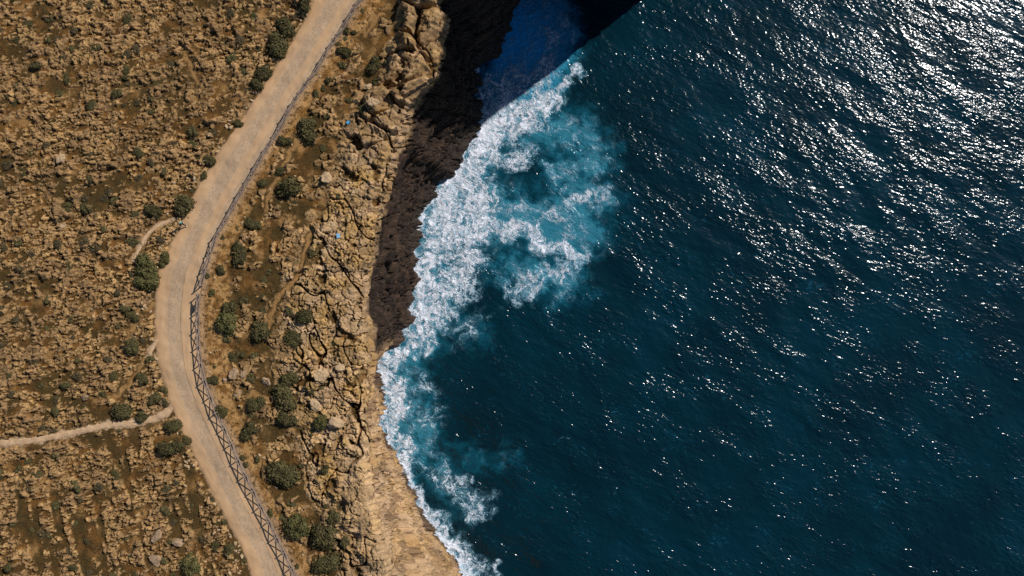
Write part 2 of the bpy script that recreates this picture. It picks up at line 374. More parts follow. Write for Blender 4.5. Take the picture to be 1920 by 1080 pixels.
# ------------------------------------------------------------------ build the land mesh
def build_land():
    ys = np.concatenate([-np.geomspace(500, 61, 24), np.arange(-60, -47.3, 0.35), np.arange(-47.3, -36, 0.14), np.arange(-36, 36, 0.085), np.arange(36, 60, 0.22), np.geomspace(60.5, 500, 24)])
    u = np.linspace(0, 1, 570)
    xe = x_edge(ys)
    x0 = -66.0
    fine = x0 + u[None, :] * (xe[:, None] - x0)
    coarse = x0 - np.geomspace(500, 0.6, 30)
    X = np.concatenate([np.repeat(coarse[None, :], len(ys), 0), fine], 1)
    Y = np.repeat(ys[:, None], X.shape[1], 1)
    Z, col, s = land(X, Y)
    co = np.stack([X, Y, Z], -1)
    o = mesh_grid('terrain', co, {'tint': col}, M_land); tag(o, 'brown rocky plateau with broken limestone slabs and dry soil beside the road', 'ground', kind='structure')
    # the cliff face: from the last plateau column down to the waterline
    nt_ = 230
    t = np.linspace(0, 1, nt_)
    t = t ** 0.9
    xf = x_foot(ys)
    E = co[:, -1, :]; py = 540 - ys * K
    T = np.repeat(t[None, :], len(ys), 0); Yg = np.repeat(ys[:, None], nt_, 1)
    low = ss(-8, -16, Yg)                       # southern stretch: pale, sloping, smooth
    def soft(a):
        w_ = 41; return np.convolve(np.pad(a, w_ // 2, mode='edge'), np.hanning(w_) / np.hanning(w_).sum(), 'valid')
    bl = ss(0.0, 0.14, T)
    EX = mix(E[:, 0][:, None], soft(E[:, 0])[:, None], bl); EZ = mix(E[:, 2][:, None], soft(E[:, 2])[:, None], bl)
    zz = EZ * (1 - T) + (-1.5) * T
    bul = fbm(Yg * 0.12, zz * 0.08, 401, 4)
    g = T + 0.10 * np.sin(T * math.pi) * (0.4 + bul) + low * 0.16 * np.sin(T * math.pi)
    Xc = EX + (xf[:, None] - EX) * g
    # relief of the face: benches, joints and blocks, pushed outwards
    fd = ss(0, 0.05, T)
    wy = Yg + 0.5 * fbm(Yg * 0.3, zz * 0.3, 411, 3); wz = zz + 0.5 * fbm(Yg * 0.3, zz * 0.3, 421, 3) + 0.15 * Yg
    f1, f2, r1, r2, r3, ox, oy = voro(wy / 3.4, wz / 1.9, 431)
    h1, h2_, q1, q2, q3, _, _ = voro(wy / mix(0.8, 1.5, low), wz / mix(0.45, 0.8, low), 441)
    j = np.abs(fbm(Yg * 0.16 + 0.03 * zz, zz * 0.03, 451, 3))
    rel = 0.85 * ss(0.0, 0.25, f2 - f1) * r1 + 0.22 * mix(0.3, 1, low) * ss(0, 0.3, h2_ - h1) * q1 + 0.8 * bul + 0.35 * mix(0.5, 1, low) * fbm(Yg * 1.1, zz * 1.6, 461, 4) - 0.9 * ss(0.03, 0, j)
    m1, m2, mr, mr2, mr3, mox, moy = voro(wy / 6.5 + 0.12 * wz, wz / 4.5, 447)
    rel = rel - (1 - low) * 0.9 * ss(0.03, 0.0, np.minimum(np.abs(fbm(Yg * 0.30 + 4, zz * 0.05, 551, 3)), np.abs(fbm(Yg * 0.10, zz * 0.20 + 3, 552, 4))))
    rel = rel * mix(1.0, 0.55, low) + low * (-0.4 + 1.9 * ss(0.0, 0.07, m2 - m1) * (0.4 + mr + 0.5 * (mr2 - .5) * mox) - 0.9 + 0.55 * ss(0.1, 0.5, fbm(Yg * 1.8, zz * 1.8, 463, 4)) - 0.9 * ss(0.035, 0.0, np.abs(fbm(Yg * 0.22 + zz * 0.06, zz * 0.20, 465, 4))) - 0.35 * ss(0.15, 0.45, fbm(Yg * 1.1, zz * 1.9, 467, 3)))
    ledge = 0.5 * np.abs(vnoise(Yg * 0.05, zz * 0.55, 471)) * (1 - 0.4 * low)
    Xc = Xc + fd * (rel + ledge - 0.5)
    toe = ss(3.5, -1, zz)
    Xc = Xc + toe * (1.3 + 1.6 * fbm(Yg * 0.5, Yg * 0 + 2, 481, 4)) * (1 - 0.85 * low)
    zz = zz + fd * mix(0.10, 0.25, low) * fbm(Yg * 1.3, zz * 1.3, 491, 3)
    zz[:, 0] = E[:, 2]; Xc[:, 0] = E[:, 0]
    Yc = Yg + fd * 0.25 * fbm(Yg * 0.9 + 7, zz * 0.9, 495, 3)
    Yc[:, 0] = ys
    # colour of the rock itself: dark wet brown on the northern wall, buff on the southern one
    n2 = fbm(Yg * 0.35, zz * 0.3, 501, 4); n4 = fbm(Yg * 3, zz * 3, 511, 3)
    C3 = lambda a: a[..., None]
    buff = mix(np.array([0.60, 0.395, 0.225]) + 0 * C3(T), np.array([0.52, 0.31, 0.125]), C3(np.clip(0.30 + 1.5 * n2, 0, 1)))
    buff = buff * C3(0.85 + 0.3 * mr)
    buff = mix(buff, np.array([0.13, 0.085, 0.05]), C3(0.85 * ss(0.035, 0.0, np.abs(fbm(Yg * 0.22 + zz * 0.06, zz * 0.20, 465, 4))) + 0.4 * ss(0.28, 0.45, fbm(Yg * 1.1, zz * 1.9, 467, 3))))
    buff = mix(buff, np.array([0.40, 0.245, 0.13]), C3(ss(0.1, 0.4, fbm(Yg * 0.45, zz * 0.20, 521, 4))))
    streak = ss(0.12, 0.4, fbm(Yg * 0.30 + zz * 0.12, zz * 0.35, 531, 4))
    buff = mix(buff, np.array([0.20, 0.125, 0.075]), C3(0.5 * streak))
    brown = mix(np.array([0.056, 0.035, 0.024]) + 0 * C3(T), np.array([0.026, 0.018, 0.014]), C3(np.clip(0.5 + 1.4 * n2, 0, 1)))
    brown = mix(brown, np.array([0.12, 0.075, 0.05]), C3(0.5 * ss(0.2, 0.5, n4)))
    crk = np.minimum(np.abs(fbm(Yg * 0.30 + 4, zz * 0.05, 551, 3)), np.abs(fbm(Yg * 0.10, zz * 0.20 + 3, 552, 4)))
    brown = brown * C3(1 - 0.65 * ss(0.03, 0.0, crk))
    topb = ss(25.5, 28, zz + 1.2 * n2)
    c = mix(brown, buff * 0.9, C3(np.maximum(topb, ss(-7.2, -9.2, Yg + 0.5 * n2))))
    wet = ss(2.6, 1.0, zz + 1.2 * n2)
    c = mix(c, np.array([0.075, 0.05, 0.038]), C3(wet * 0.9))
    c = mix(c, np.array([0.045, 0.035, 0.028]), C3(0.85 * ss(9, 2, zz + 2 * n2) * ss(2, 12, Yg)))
    c = c * C3(1 + 0.25 * n4)
    cc = np.stack([Xc, Yc, zz], -1)
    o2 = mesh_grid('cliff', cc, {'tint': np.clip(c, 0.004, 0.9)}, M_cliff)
    tag(o2, 'sea cliff with a dark brown northern wall and a buff southern face', 'cliff', kind='structure')
build_land()

PENDING = []
def later(o, x, y, dz): PENDING.append((o, x, y, dz)); return 0.0
def settle():
    z = land(np.array([p[1] for p in PENDING], float), np.array([p[2] for p in PENDING], float), False)
    for p, h in zip(PENDING, z): p[0].location.z = float(h) + p[3]

# ------------------------------------------------------------------ road and paths as sheets on the ground
def flat_z(x, y):
    n1 = fbm(x * 0.16, y * 0.16, 61, 4); n2 = fbm(x * 0.35, y * 0.35, 71, 4)
    return HP + 0.25 * n1 + 0.10 * n2
def build_road():
    pys = np.concatenate([np.arange(-1400, -60, 20.0), np.arange(-60, 1160, 3.0), np.arange(1160, 2000, 20.0)]); us = np.linspace(0, 1, 40)
    L = xl_road(pys); R = x_fence(pys) - 1.0
    PX = L[:, None] + us[None, :] * (R - L)[:, None]; PY = np.repeat(pys[:, None], 40, 1)
    # the left margin crumbles; cross-sections lean so that the strip stays square to its run
    jx = 2.6 * fbm(PY * 0.10, PY * 0 + 3, 601, 4) - 1.5; PX = PX + jx * ss(0.25, 0, us)[None, :]
    X = (PX - 960) / K; Y = (540 - PY) / K
    Z = flat_z(X, Y) + 0.012 + 0.012 * fbm(X * 1.5, Y * 1.5, 611, 3)
    Z[:, 0] -= 0.03
    o = mesh_grid('road', np.stack([X, Y, Z], -1), {'across': us[None, :] + 0 * PX, 'along': PY / 1080 + 0 * PX}, ROADMAT())
    tag(o, 'pale compacted dirt road curving along the cliff top', 'road', kind='structure')
build_road()
def build_path(name, pts, hw, lab):
    pts = [np.array(p, float) for p in pts]; P = []
    for a, b in zip(pts[:-1], pts[1:]):
        n = max(2, int(np.linalg.norm(b - a) / 2.5))
        for i in range(n): P.append(a + (b - a) * i / n)
    P.append(pts[-1]); P = np.array(P)
    P = np.stack([np.convolve(np.pad(P[:, k], 6, mode='edge'), np.ones(13) / 13, 'valid') for k in (0, 1)], 1)
    T = np.gradient(P, axis=0); T /= np.linalg.norm(T, axis=1)[:, None]; Nn = np.stack([-T[:, 1], T[:, 0]], 1)
    us = np.linspace(-1, 1, 9); s = np.arange(len(P)) * 0.35
    wl = hw * (1 + 0.55 * fbm(s, s * 0 + 1, 621, 3)); wr = hw * (1 + 0.55 * fbm(s, s * 0 + 9, 631, 3))
    W = np.where(us[None, :] < 0, wl[:, None], wr[:, None]) * us[None, :]
    Q = P[:, None, :] + Nn[:, None, :] * W[..., None]
    X = (Q[..., 0] - 960) / K; Y = (540 - Q[..., 1]) / K
    Z = flat_z(X, Y) + 0.035 * (1 - np.abs(us[None, :]) ** 3) - 0.03 * (np.abs(us[None, :]) > 0.99) + 0.02
    o = mesh_grid(name, np.stack([X, Y, Z], -1)[:, ::-1], None, M_dust); tag(o, lab, 'path', kind='structure')
M_dust = DUSTMAT()
build_path('path', PATH, 5.5, 'narrow pale dirt path joining the road from the left')
build_path('path', TRAILS[0], 3.0, 'faint curved trail leaving the road behind the person')
build_path('path', SPUR, 3.5, 'short pale dirt spur at the left road edge')

# ------------------------------------------------------------------ the sea
WHITE = [([(960,195),(930,225),(905,270),(880,325),(840,350),(815,400),(800,460),(795,520),(785,570)],30,1.0),([(1030,190),(985,215),(950,250)],20,.85),([(1085,135),(1045,175),(1020,195)],9,.6),
 ([(830,370),(850,430),(900,410),(880,350)],38,.95),([(900,290),(950,315),(985,290),(1005,235)],24,.62),([(830,460),(880,490),(850,540),(820,580),(800,610)],32,.72),([(920,420),(980,440),(1040,465),(1085,482)],17,.80),
 ([(1085,485),(1060,505),(1005,530),(975,545)],22,.50),([(930,370),(1000,395),(1060,390),(1130,362)],17,.42),([(1000,330),(1060,305),(1050,270)],18,.28),([(780,560),(795,620),(765,650),(730,680)],18,.85),
 ([(712,700),(728,740),(745,765),(735,720)],28,1.0),([(728,790),(750,830),(750,860)],17,.80),([(780,700),(808,770),(800,840)],24,.26),([(752,878),(780,925),(797,975),(828,1010),(862,1050),(885,1090)],9,1.15),
 ([(820,960),(850,1005),(880,1035),(905,1060)],14,.32),([(830,890),(880,930),(900,960)],30,.36),([(850,640),(900,600)],30,.22),([(935,1060),(910,1085)],10,.5),
 ([(1000,20),(990,80),(960,140),(930,180),(1010,150),(1030,60)],34,.50),([(900,130),(892,190)],6,.55),([(1050,820),(1075,830)],5,.30)]
AERA = [([(1000,240),(1100,255),(1110,300)],42,.75),([(1060,330),(1110,370)],45,.75),([(920,400),(1080,430)],55,.9),([(960,500),(1060,525)],40,.75),([(850,600),(910,630)],30,.4),([(850,870),(940,860)],32,.40),([(820,900),(860,960)],36,.40),
 ([(960,195),(900,280),(820,400),(800,520),(790,620),(730,700),(790,850)],48,.7),([(1180,90),(1230,60)],30,.15),([(995,10),(980,100),(940,190),(1030,140),(1040,50)],42,1.0),([(1440,760),(1500,790),(1560,800)],25,.16)]
HOLE = [((1000,262),26,.5),((965,335),20,.4),((1075,290),30,.25),((1010,365),26,.35),((880,420),10,.2),((950,490),14,.3),((805,440),10,.15),((1035,100),18,.25),((965,30),14,.3)]
def build_sea():
    def axis(lo, hi, st, far):
        n = int((hi - lo) / st)
        g = np.geomspace(1, far, 26) - 1
        return np.concatenate([(lo - g[:0:-1]), np.linspace(lo, hi, n), hi + g[1:]])
    xs = axis(-26, 86, 0.20, 4000); ys = axis(-50, 50, 0.20, 4000)
    X, Y = np.meshgrid(xs, ys)
    S = F / HC
    rnd = random.Random(5)
    Z = np.zeros(X.shape); DX = np.zeros(X.shape); DY = np.zeros(X.shape)
    far = ss(700, 120, np.hypot(X, Y))
    WB = [vnoise(X * 0.06 + 7 * i, Y * 0.06, 700 + i) for i in range(5)]
    for i in range(60):
        lam = 0.9 * (9 / 0.9) ** rnd.random()
        a = math.radians(236 + rnd.gauss(0, 24)); k = 2 * math.pi / lam
        amp = 0.0027 * lam ** 0.95 * (0.6 + 0.8 * rnd.random()) 
        ph = rnd.random() * 6.283
        wob = 1.2 * WB[i % 5]
        arg = k * (X * math.cos(a) + Y * math.sin(a)) + ph + 2.0 * wob
        Z += amp * np.cos(arg)
    Z = Z * far * (0.75 + 0.5 * fbm(X * 0.05, Y * 0.05, 790, 2)) - 0.05
    wx = X + 2.3 * fbm(X * 0.25, Y * 0.25, 801, 4); wy = Y + 2.3 * fbm(X * 0.25, Y * 0.25, 811, 4)
    PX = 960 + wx * S; PY = 540 - wy * S
    Fo = np.zeros(X.shape); A = np.zeros(X.shape)
    sel = (X > -30) & (X < 50) & (np.abs(Y) < 52)
    px = PX[sel]; py = PY[sel]
    fo = np.zeros(px.shape); ae = np.zeros(px.shape)
    for pts, r, w in WHITE: fo = np.maximum(fo, w * np.exp(-(pdist(px, py, pts) / (r * 1.10)) ** 2))
    for pts, r, w in AERA: ae = np.maximum(ae, w * np.exp(-(pdist(px, py, pts) / (r * 1.25)) ** 2))
    for (cx, cy), r, w in HOLE: fo = fo - w * np.exp(-((px - cx) ** 2 + (py - cy) ** 2) / (r * r))
    yy = Y[sel]; shore = ss(3.0, 0.3, X[sel] - x_foot(yy) + 0.8 * fbm(X[sel], yy, 821, 3)) * (yy < 30) * (yy > -50)
    fo = np.maximum(fo, shore * 0.95)
    Fo[sel] = np.clip(fo, 0, 1.2); A[sel] = np.clip(ae, 0, 1)
    Z += 0.25 * Fo * np.abs(fbm(X * 0.9, Y * 0.9, 831, 3))
    o = mesh_grid('sea', np.stack([X, Y, Z], -1), {'foam': Fo, 'aer': A, 'cove_shade_tint': np.exp(-((PX - 958) ** 2 + (PY - 60) ** 2) / 84 ** 2)}, SEAMAT())
    o.data.polygons.foreach_set('use_smooth', np.ones(len(o.data.polygons), bool))
    tag(o, 'deep teal sea with white surf against the cliff and sun glitter', 'sea', kind='structure')

def SEAMAT():
    m, nt, b = newmat('sea_water_material'); P = geo_pos(nt)
    fo = N(nt, 'ShaderNodeAttribute', attribute_name='foam').outputs['Fac']
    ae = N(nt, 'ShaderNodeAttribute', attribute_name='aer').outputs['Fac']
    # warped coordinates for the lacework of foam
    nw = N(nt, 'ShaderNodeTexNoise'); nw.inputs['Scale'].default_value = 0.32; nw.inputs['Detail'].default_value = 5; nw.inputs['Roughness'].default_value = 0.6; link(nt, P, nw.inputs['Vector'])
    sub = N(nt, 'ShaderNodeVectorMath', operation='SUBTRACT'); link(nt, nw.outputs['Color'], sub.inputs[0]); sub.inputs[1].default_value = (.5, .5, .5)
    scl = N(nt, 'ShaderNodeVectorMath', operation='SCALE'); link(nt, sub.outputs[0], scl.inputs[0]); scl.inputs['Scale'].default_value = 5.0
    add = N(nt, 'ShaderNodeVectorMath', operation='ADD'); link(nt, P, add.inputs[0]); link(nt, scl.outputs[0], add.inputs[1])
    W = add.outputs[0]
    def ridge(vec, sc, det):
        n = noise(nt, vec, sc, det, 0.6)
        return mathn(nt, 'SUBTRACT', 1.0, mathn(nt, 'MULTIPLY', mathn(nt, 'ABSOLUTE', mathn(nt, 'SUBTRACT', n, 0.5)), 8.0), clamp=True)
    nw2 = N(nt, 'ShaderNodeTexNoise'); nw2.inputs['Scale'].default_value = 1.6; nw2.inputs['Detail'].default_value = 2; link(nt, W, nw2.inputs['Vector'])
    sb2 = N(nt, 'ShaderNodeVectorMath', operation='MULTIPLY_ADD'); link(nt, nw2.outputs['Color'], sb2.inputs[0]); sb2.inputs[1].default_value = (1.1, 1.1, 1.1); link(nt, W, sb2.inputs[2])
    W2 = sb2.outputs[0]
    r1 = ridge(W2, 0.50, 2); r2 = ridge(W2, 1.25, 1.5); r3 = ridge(W2, 2.6, 1)
    cl = noise(nt, W, 0.40, 4, 0.55)
    lace = mathn(nt, 'ADD', mathn(nt, 'ADD', mathn(nt, 'MULTIPLY', r1, 0.42), mathn(nt, 'MULTIPLY', r2, 0.38)), mathn(nt, 'MULTIPLY', r3, 0.20))
    c0 = mathn(nt, 'SUBTRACT', cl, 0.5)
    fo = mathn(nt, 'MAXIMUM', fo, mathn(nt, 'MULTIPLY', ae, 0.24))
    cf = mathn(nt, 'SUBTRACT', noise(nt, W2, 1.0, 3, 0.55), 0.5)
    def lin(*terms):
        r = 0.0
        for v, k in terms: r = mathn(nt, 'MULTIPLY_ADD', v, k, r)
        return r
    core = mapr(nt, lin((fo, 1.0), (c0, 1.3), (cf, 1.3)), 0.60, 1.35)
    veil = mapr(nt, lin((fo, 1.0), (c0, 1.6), (cf, 1.0)), 0.12, 1.0)
    fil = mathn(nt, 'MULTIPLY', mathn(nt, 'POWER', lace, 2.1), mapr(nt, lin((fo, 1.0), (c0, 1.3)), 0.05, 0.62))
    white = mathn(nt, 'ADD', mathn(nt, 'MULTIPLY', core, 0.62), mathn(nt, 'ADD', mathn(nt, 'MULTIPLY', veil, 0.10), mathn(nt, 'MULTIPLY', fil, 1.75)), clamp=True)
    white = mathn(nt, 'MULTIPLY', white, mapr(nt, fo, 0.02, 0.22))
    # aerated turquoise water around and beneath the foam
    nA = noise(nt, W, 0.5, 6, 0.65)
    A = mathn(nt, 'ADD', mathn(nt, 'MULTIPLY', ae, 1.0), mathn(nt, 'MULTIPLY', fo, 0.55))
    A = mapr(nt, mathn(nt, 'ADD', A, mathn(nt, 'MULTIPLY', mathn(nt, 'SUBTRACT', nA, 0.5), 1.3)), 0.12, 1.0)
    A = mathn(nt, 'MULTIPLY', A, mapr(nt, mathn(nt, 'MAXIMUM', ae, fo), 0.03, 0.25))
    nB = noise(nt, P, 0.06, 4, 0.6)
    deep = mixc(nt, mapr(nt, nB, 0.35, 0.68), (0.0012, 0.0155, 0.0240), (0.0012, 0.0235, 0.0390))
    # faint blue streaks and specks in open water
    mp = N(nt, 'ShaderNodeMapping', vector_type='TEXTURE'); mp.inputs['Rotation'].default_value = (0, 0, math.radians(-24)); mp.inputs['Scale'].default_value = (1.7, 0.85, 1); link(nt, P, mp.inputs['Vector'])
    M_ = mp.outputs[0]
    sp = mathn(nt, 'MULTIPLY', mapr(nt, noise(nt, M_, 0.28, 3, 0.6), 0.50, 0.72), mapr(nt, noise(nt, M_, 2.6, 3, 0.7), 0.52, 0.74))
    deep = mixc(nt, mathn(nt, 'MULTIPLY', sp, 0.55), deep, (0.02, 0.16, 0.27))
    c = mixc(nt, A, deep, (0.008, 0.115, 0.175))
    c = mixc(nt, mapr(nt, A, 0.55, 1.0, 0.0, 0.6), c, (0.045, 0.24, 0.33))
    cv = N(nt, 'ShaderNodeAttribute', attribute_name='cove_shade_tint').outputs['Fac']
    c = mixc(nt, mathn(nt, 'MULTIPLY', cv, A), c, (0.008, 0.46, 0.95))  # skylit shade of the cove, painted in as blue water colour
    white = mathn(nt, 'MULTIPLY', white, mapr(nt, cv, 0.1, 0.8, 1.0, 0.32))  # foam dimmed in the same patch, also painted shade
    c = mixc(nt, mapr(nt, white, 0.0, 0.50, smooth=False), c, (0.15, 0.34, 0.45))
    c = mixc(nt, mapr(nt, white, 0.20, 0.95, smooth=False), c, (0.82, 0.85, 0.93))
    link(nt, c, b.inputs['Base Color'])
    link(nt, mapr(nt, white, 0.0, 0.5, 0.165, 0.85), b.inputs['Roughness'])
    b.inputs['IOR'].default_value = 1.33
    link(nt, mapr(nt, white, 0.0, 0.5, 0.5, 0.1), b.inputs['Specular IOR Level'])
    # chop
    h = mathn(nt, 'ADD', mathn(nt, 'MULTIPLY', noise(nt, M_, 1.65, 1.0, 0.5, 0.6), 1.0), mathn(nt, 'MULTIPLY', noise(nt, M_, 3.4, 0.5, 0.5, 0.3), 0.34))
    gust = mapr(nt, noise(nt, M_, 0.16, 3, 0.6), 0.36, 0.64, 0.42, 1.38)
    bp = N(nt, 'ShaderNodeBump'); bp.inputs['Distance'].default_value = SEA_BUMP; bp.inputs['Strength'].default_value = 1.0
    link(nt, mathn(nt, 'MULTIPLY', h, gust), bp.inputs['Height'])
    bf = N(nt, 'ShaderNodeBump'); bf.inputs['Distance'].default_value = 0.10; link(nt, white, bf.inputs['Height']); link(nt, bp.outputs[0], bf.inputs['Normal'])
    link(nt, bf.outputs[0], b.inputs['Normal'])
    return m
SEA_BUMP = 0.150
build_sea()

# ------------------------------------------------------------------ mesh helpers
def mk(name, verts, faces, mat, parent=None, smooth=False):
    me = bpy.data.meshes.new(name); me.from_pydata([tuple(v) for v in verts], [], faces); me.materials.append(mat); me.update()
    if smooth: me.polygons.foreach_set('use_smooth', [True] * len(me.polygons))
    o = bpy.data.objects.new(name, me); C.objects.link(o)
    if parent: o.parent = parent
    return o
def empty(name, loc, rz=0):
    o = bpy.data.objects.new(name, None); C.objects.link(o); o.location = loc; o.rotation_euler = (0, 0, rz); o.empty_display_size = 0.3
    return o
def tube(p0, p1, r0, r1, n=8, wob=0.0, rings=4):
    p0, p1 = Vector(p0), Vector(p1); d = (p1 - p0).normalized()
    a = d.orthogonal().normalized(); b = d.cross(a); V = []; Fc = []
    for k in range(rings + 1):
        t = k / rings; c = p0.lerp(p1, t) + (a * random.uniform(-wob, wob) + b * random.uniform(-wob, wob)) * (0 < k < rings)
        r = r0 + (r1 - r0) * t
        for i in range(n):
            w = 2 * math.pi * i / n; V.append(c + (a * math.cos(w) + b * math.sin(w)) * r)
    for k in range(rings):
        for i in range(n): Fc.append((k * n + i, k * n + (i + 1) % n, (k + 1) * n + (i + 1) % n, (k + 1) * n + i))
    Fc.append(tuple(range(n))[::-1]); Fc.append(tuple(range(rings * n, rings * n + n)))
    return V, Fc
def join(parts):
    V = []; Fc = []
    for v, f_ in parts:
        o = len(V); V += list(v); Fc += [tuple(i + o for i in q) for q in f_]
    return V, Fc
def copy_tree(o, parent=None):
    c = o.copy(); C.objects.link(c); c.parent = parent
    for ch in o.children: copy_tree(ch, c)
    return c

# ------------------------------------------------------------------ timber fences with crossed braces
def build_fence(pts, label):
    P = [Vector(world(*p)) for p in pts]
    for p in P: p.z = 0
    seg = [(b - a).length for a, b in zip(P[:-1], P[1:])]; tot = sum(seg); n = round(tot / 2.0)
    def at(s):
        for a, b, l in zip(P[:-1], P[1:], seg):
            if s <= l: return a.lerp(b, s / l)
            s -= l
        return P[-1].copy()
    Q = [at(tot * i / n) for i in range(n + 1)]
    fl = flat_z(np.array([q.x for q in Q]), np.array([q.y for q in Q]))
    for q, z in zip(Q, fl): q.z = z
    root = empty('timber_fence', Q[len(Q) // 2]); tag(root, label, 'fence'); off = root.location
    for i, q in enumerate(Q):
        q = q - off; lean = Vector((random.uniform(-.02, .02), random.uniform(-.02, .02), 0))
        v, f_ = tube(q + Vector((0, 0, -0.1)), q + lean + Vector((0, 0, 1.16)), 0.075, 0.068, 10, 0, 2)
        mk('post', v, f_, M_wood, root)
    for a, b in zip(Q[:-1], Q[1:]):
        a = a - off; b = b - off; d = (b - a).normalized(); side = Vector((-d.y, d.x, 0)) * 0.07
        j = lambda: random.uniform(-.015, .015)
        v, f_ = tube(a + side + Vector((0, 0, 1.05 + j())) - d * 0.05, b + side + Vector((0, 0, 1.05 + j())) + d * 0.05, 0.060, 0.055, 8, 0.01); mk('top_rail', v, f_, M_wood, root)
        v, f_ = tube(a + side + Vector((0, 0, 0.26 + j())), b + side + Vector((0, 0, 0.26 + j())), 0.056, 0.052, 8, 0.01); mk('bottom_rail', v, f_, M_wood, root)
        v, f_ = tube(a + side * 0.45 + Vector((0, 0, 0.27)), b + side * 0.45 + Vector((0, 0, 1.04)), 0.048, 0.048, 8, 0.008); mk('cross_brace', v, f_, M_wood, root)
        v, f_ = tube(a - side * 0.45 + Vector((0, 0, 1.04)), b - side * 0.45 + Vector((0, 0, 0.27)), 0.048, 0.048, 8, 0.008); mk('cross_brace', v, f_, M_wood, root)
    return Q
build_fence(FENCE_U, 'grey timber post and rail fence running from the gap up the straight road')
QL = build_fence(FENCE_L, 'grey timber post and rail fence with crossed braces curving down from the gap')
# a board hung in the first bay beyond the gap
a, b = QL[0], QL[1]; d = (b - a).normalized(); s_ = Vector((-d.y, d.x, 0))
def boxv(c, ex, ey, ez, sx, sy, sz, bev=0.0):
    V = [c + ex * (sx * i) + ey * (sy * j) + ez * (sz * k) for i in (-.5, .5) for j in (-.5, .5) for k in (-.5, .5)]
    return V, [(0,1,3,2),(4,6,7,5),(0,4,5,1),(2,3,7,6),(0,2,6,4),(1,5,7,3)]
Z3 = Vector((0, 0, 1)); mid = a.lerp(b, 0.62)
root = empty('notice_board', mid); tag(root, 'plain dark board hung on the fence just below the gap', 'board')
v, f_ = boxv(Vector((0, 0, 0.66)) - s_ * 0.09, d, s_, Z3, 0.95, 0.03, 0.62); mk('panel', v, f_, M_board, root)
for kz in (0.93, 0.39):
    v, f_ = boxv(Vector((0, 0, kz)) - s_ * 0.125, d, s_, Z3, 1.0, 0.035, 0.06); mk('batten', v, f_, M_wood, root)

# ------------------------------------------------------------------ shrubs
def lumpy(n, seed, zs=0.7):
    r = random.Random(seed); lobes = [(Vector((r.uniform(-.48, .48), r.uniform(-.48, .48), r.uniform(.08, .36))), r.uniform(.36, .58)) for _ in range(n)]
    return lobes
def shrub_meshes(seed, leafmat, nleaf=2600, leaf=0.085, spread=1.0):
    r = random.Random(seed); lobes = lumpy(9, seed); V = []; Fc = []
    for i in range(nleaf):
        c, R = lobes[r.randrange(len(lobes))]
        w = r.uniform(0, 2 * math.pi); cz = r.uniform(-.35, 1); sr = math.sqrt(max(0, 1 - cz * cz))
        nrm = Vector((math.cos(w) * sr, math.sin(w) * sr, cz)); rr = R * (0.62 + 0.40 * r.random() ** 0.7 + (0.35 * r.random() if r.random() < .22 else 0)) * spread
        p = c + nrm * rr
        if p.z < 0.0: p.z = r.uniform(0, .1)
        ax = (nrm + Vector((r.gauss(0, .55), r.gauss(0, .55), r.gauss(0, .55)))).normalized()
        t = ax.orthogonal().normalized(); t.rotate(Matrix.Rotation(r.uniform(0, 6.28), 3, ax)); bt = ax.cross(t)
        l = leaf * r.uniform(.6, 1.5); k = len(V)
        V += [p - t * l, p + bt * l * .55, p + t * l, p - bt * l * .55]; Fc.append((k, k + 1, k + 2, k + 3))
    # twiggy inner mass, one bumpy shell per lobe
    for c, R in lobes:
        k = len(V); nn = 8; mm = 6
        for a_ in range(mm + 1):
            ph = math.pi * a_ / mm
            for b_ in range(nn):
                w = 2 * math.pi * b_ / nn; q = c + Vector((math.sin(ph) * math.cos(w), math.sin(ph) * math.sin(w), math.cos(ph))) * R * r.uniform(.62, .84)
                q.z = max(q.z, 0.0); V.append(q)
        for a_ in range(mm):
            for b_ in range(nn): Fc.append((k + a_ * nn + b_, k + a_ * nn + (b_ + 1) % nn, k + (a_ + 1) * nn + (b_ + 1) % nn, k + (a_ + 1) * nn + b_))
    st = [tube((0, 0, -.25), (r.uniform(-.35, .35), r.uniform(-.35, .35), r.uniform(.3, .5)), .05, .02, 6, .03, 3) for _ in range(5)]
    return (V, Fc), join(st)
PROTO = []
def make_proto(seed, mat, **kw):
    (lv, lf), (sv, sf) = shrub_meshes(seed, mat, **kw)
    root = empty('shrub', (0, 0, 0)); mk('foliage', lv, lf, mat, root); mk('stem', sv, sf, M_stem, root)
    PROTO.append([root, True]); return len(PROTO) - 1
for i in range(4): make_proto(20 + i, M_leaf)
make_proto(31, M_leaf2); make_proto(32, M_leaf2)
small0 = len(PROTO)
for i in range(3): make_proto(40 + i, M_leaf, nleaf=520, leaf=0.13)
for i in range(2): make_proto(50 + i, M_dryleaf, nleaf=420, leaf=0.14, spread=1.1)
def place_shrub(px, py, rpx, k, label, group=None, hz=None, sx=1.0):
    ent = PROTO[k]
    if ent[1]: o = ent[0]; ent[1] = False
    else: o = copy_tree(ent[0])
    x = (px - 960) / K; y = (540 - py) / K; R = rpx / K
    o.location = (x, y, later(o, x, y, - 0.06 * R - 0.03)); o.rotation_euler = (0, 0, random.uniform(0, 6.28))
    R *= 1.12
    o.scale = (R * sx, R / sx, R * (hz or random.uniform(.7, .95)))
    tag(o, label, 'shrub', group)
    if group is None and 'group' in o.keys(): del o['group']
    return o
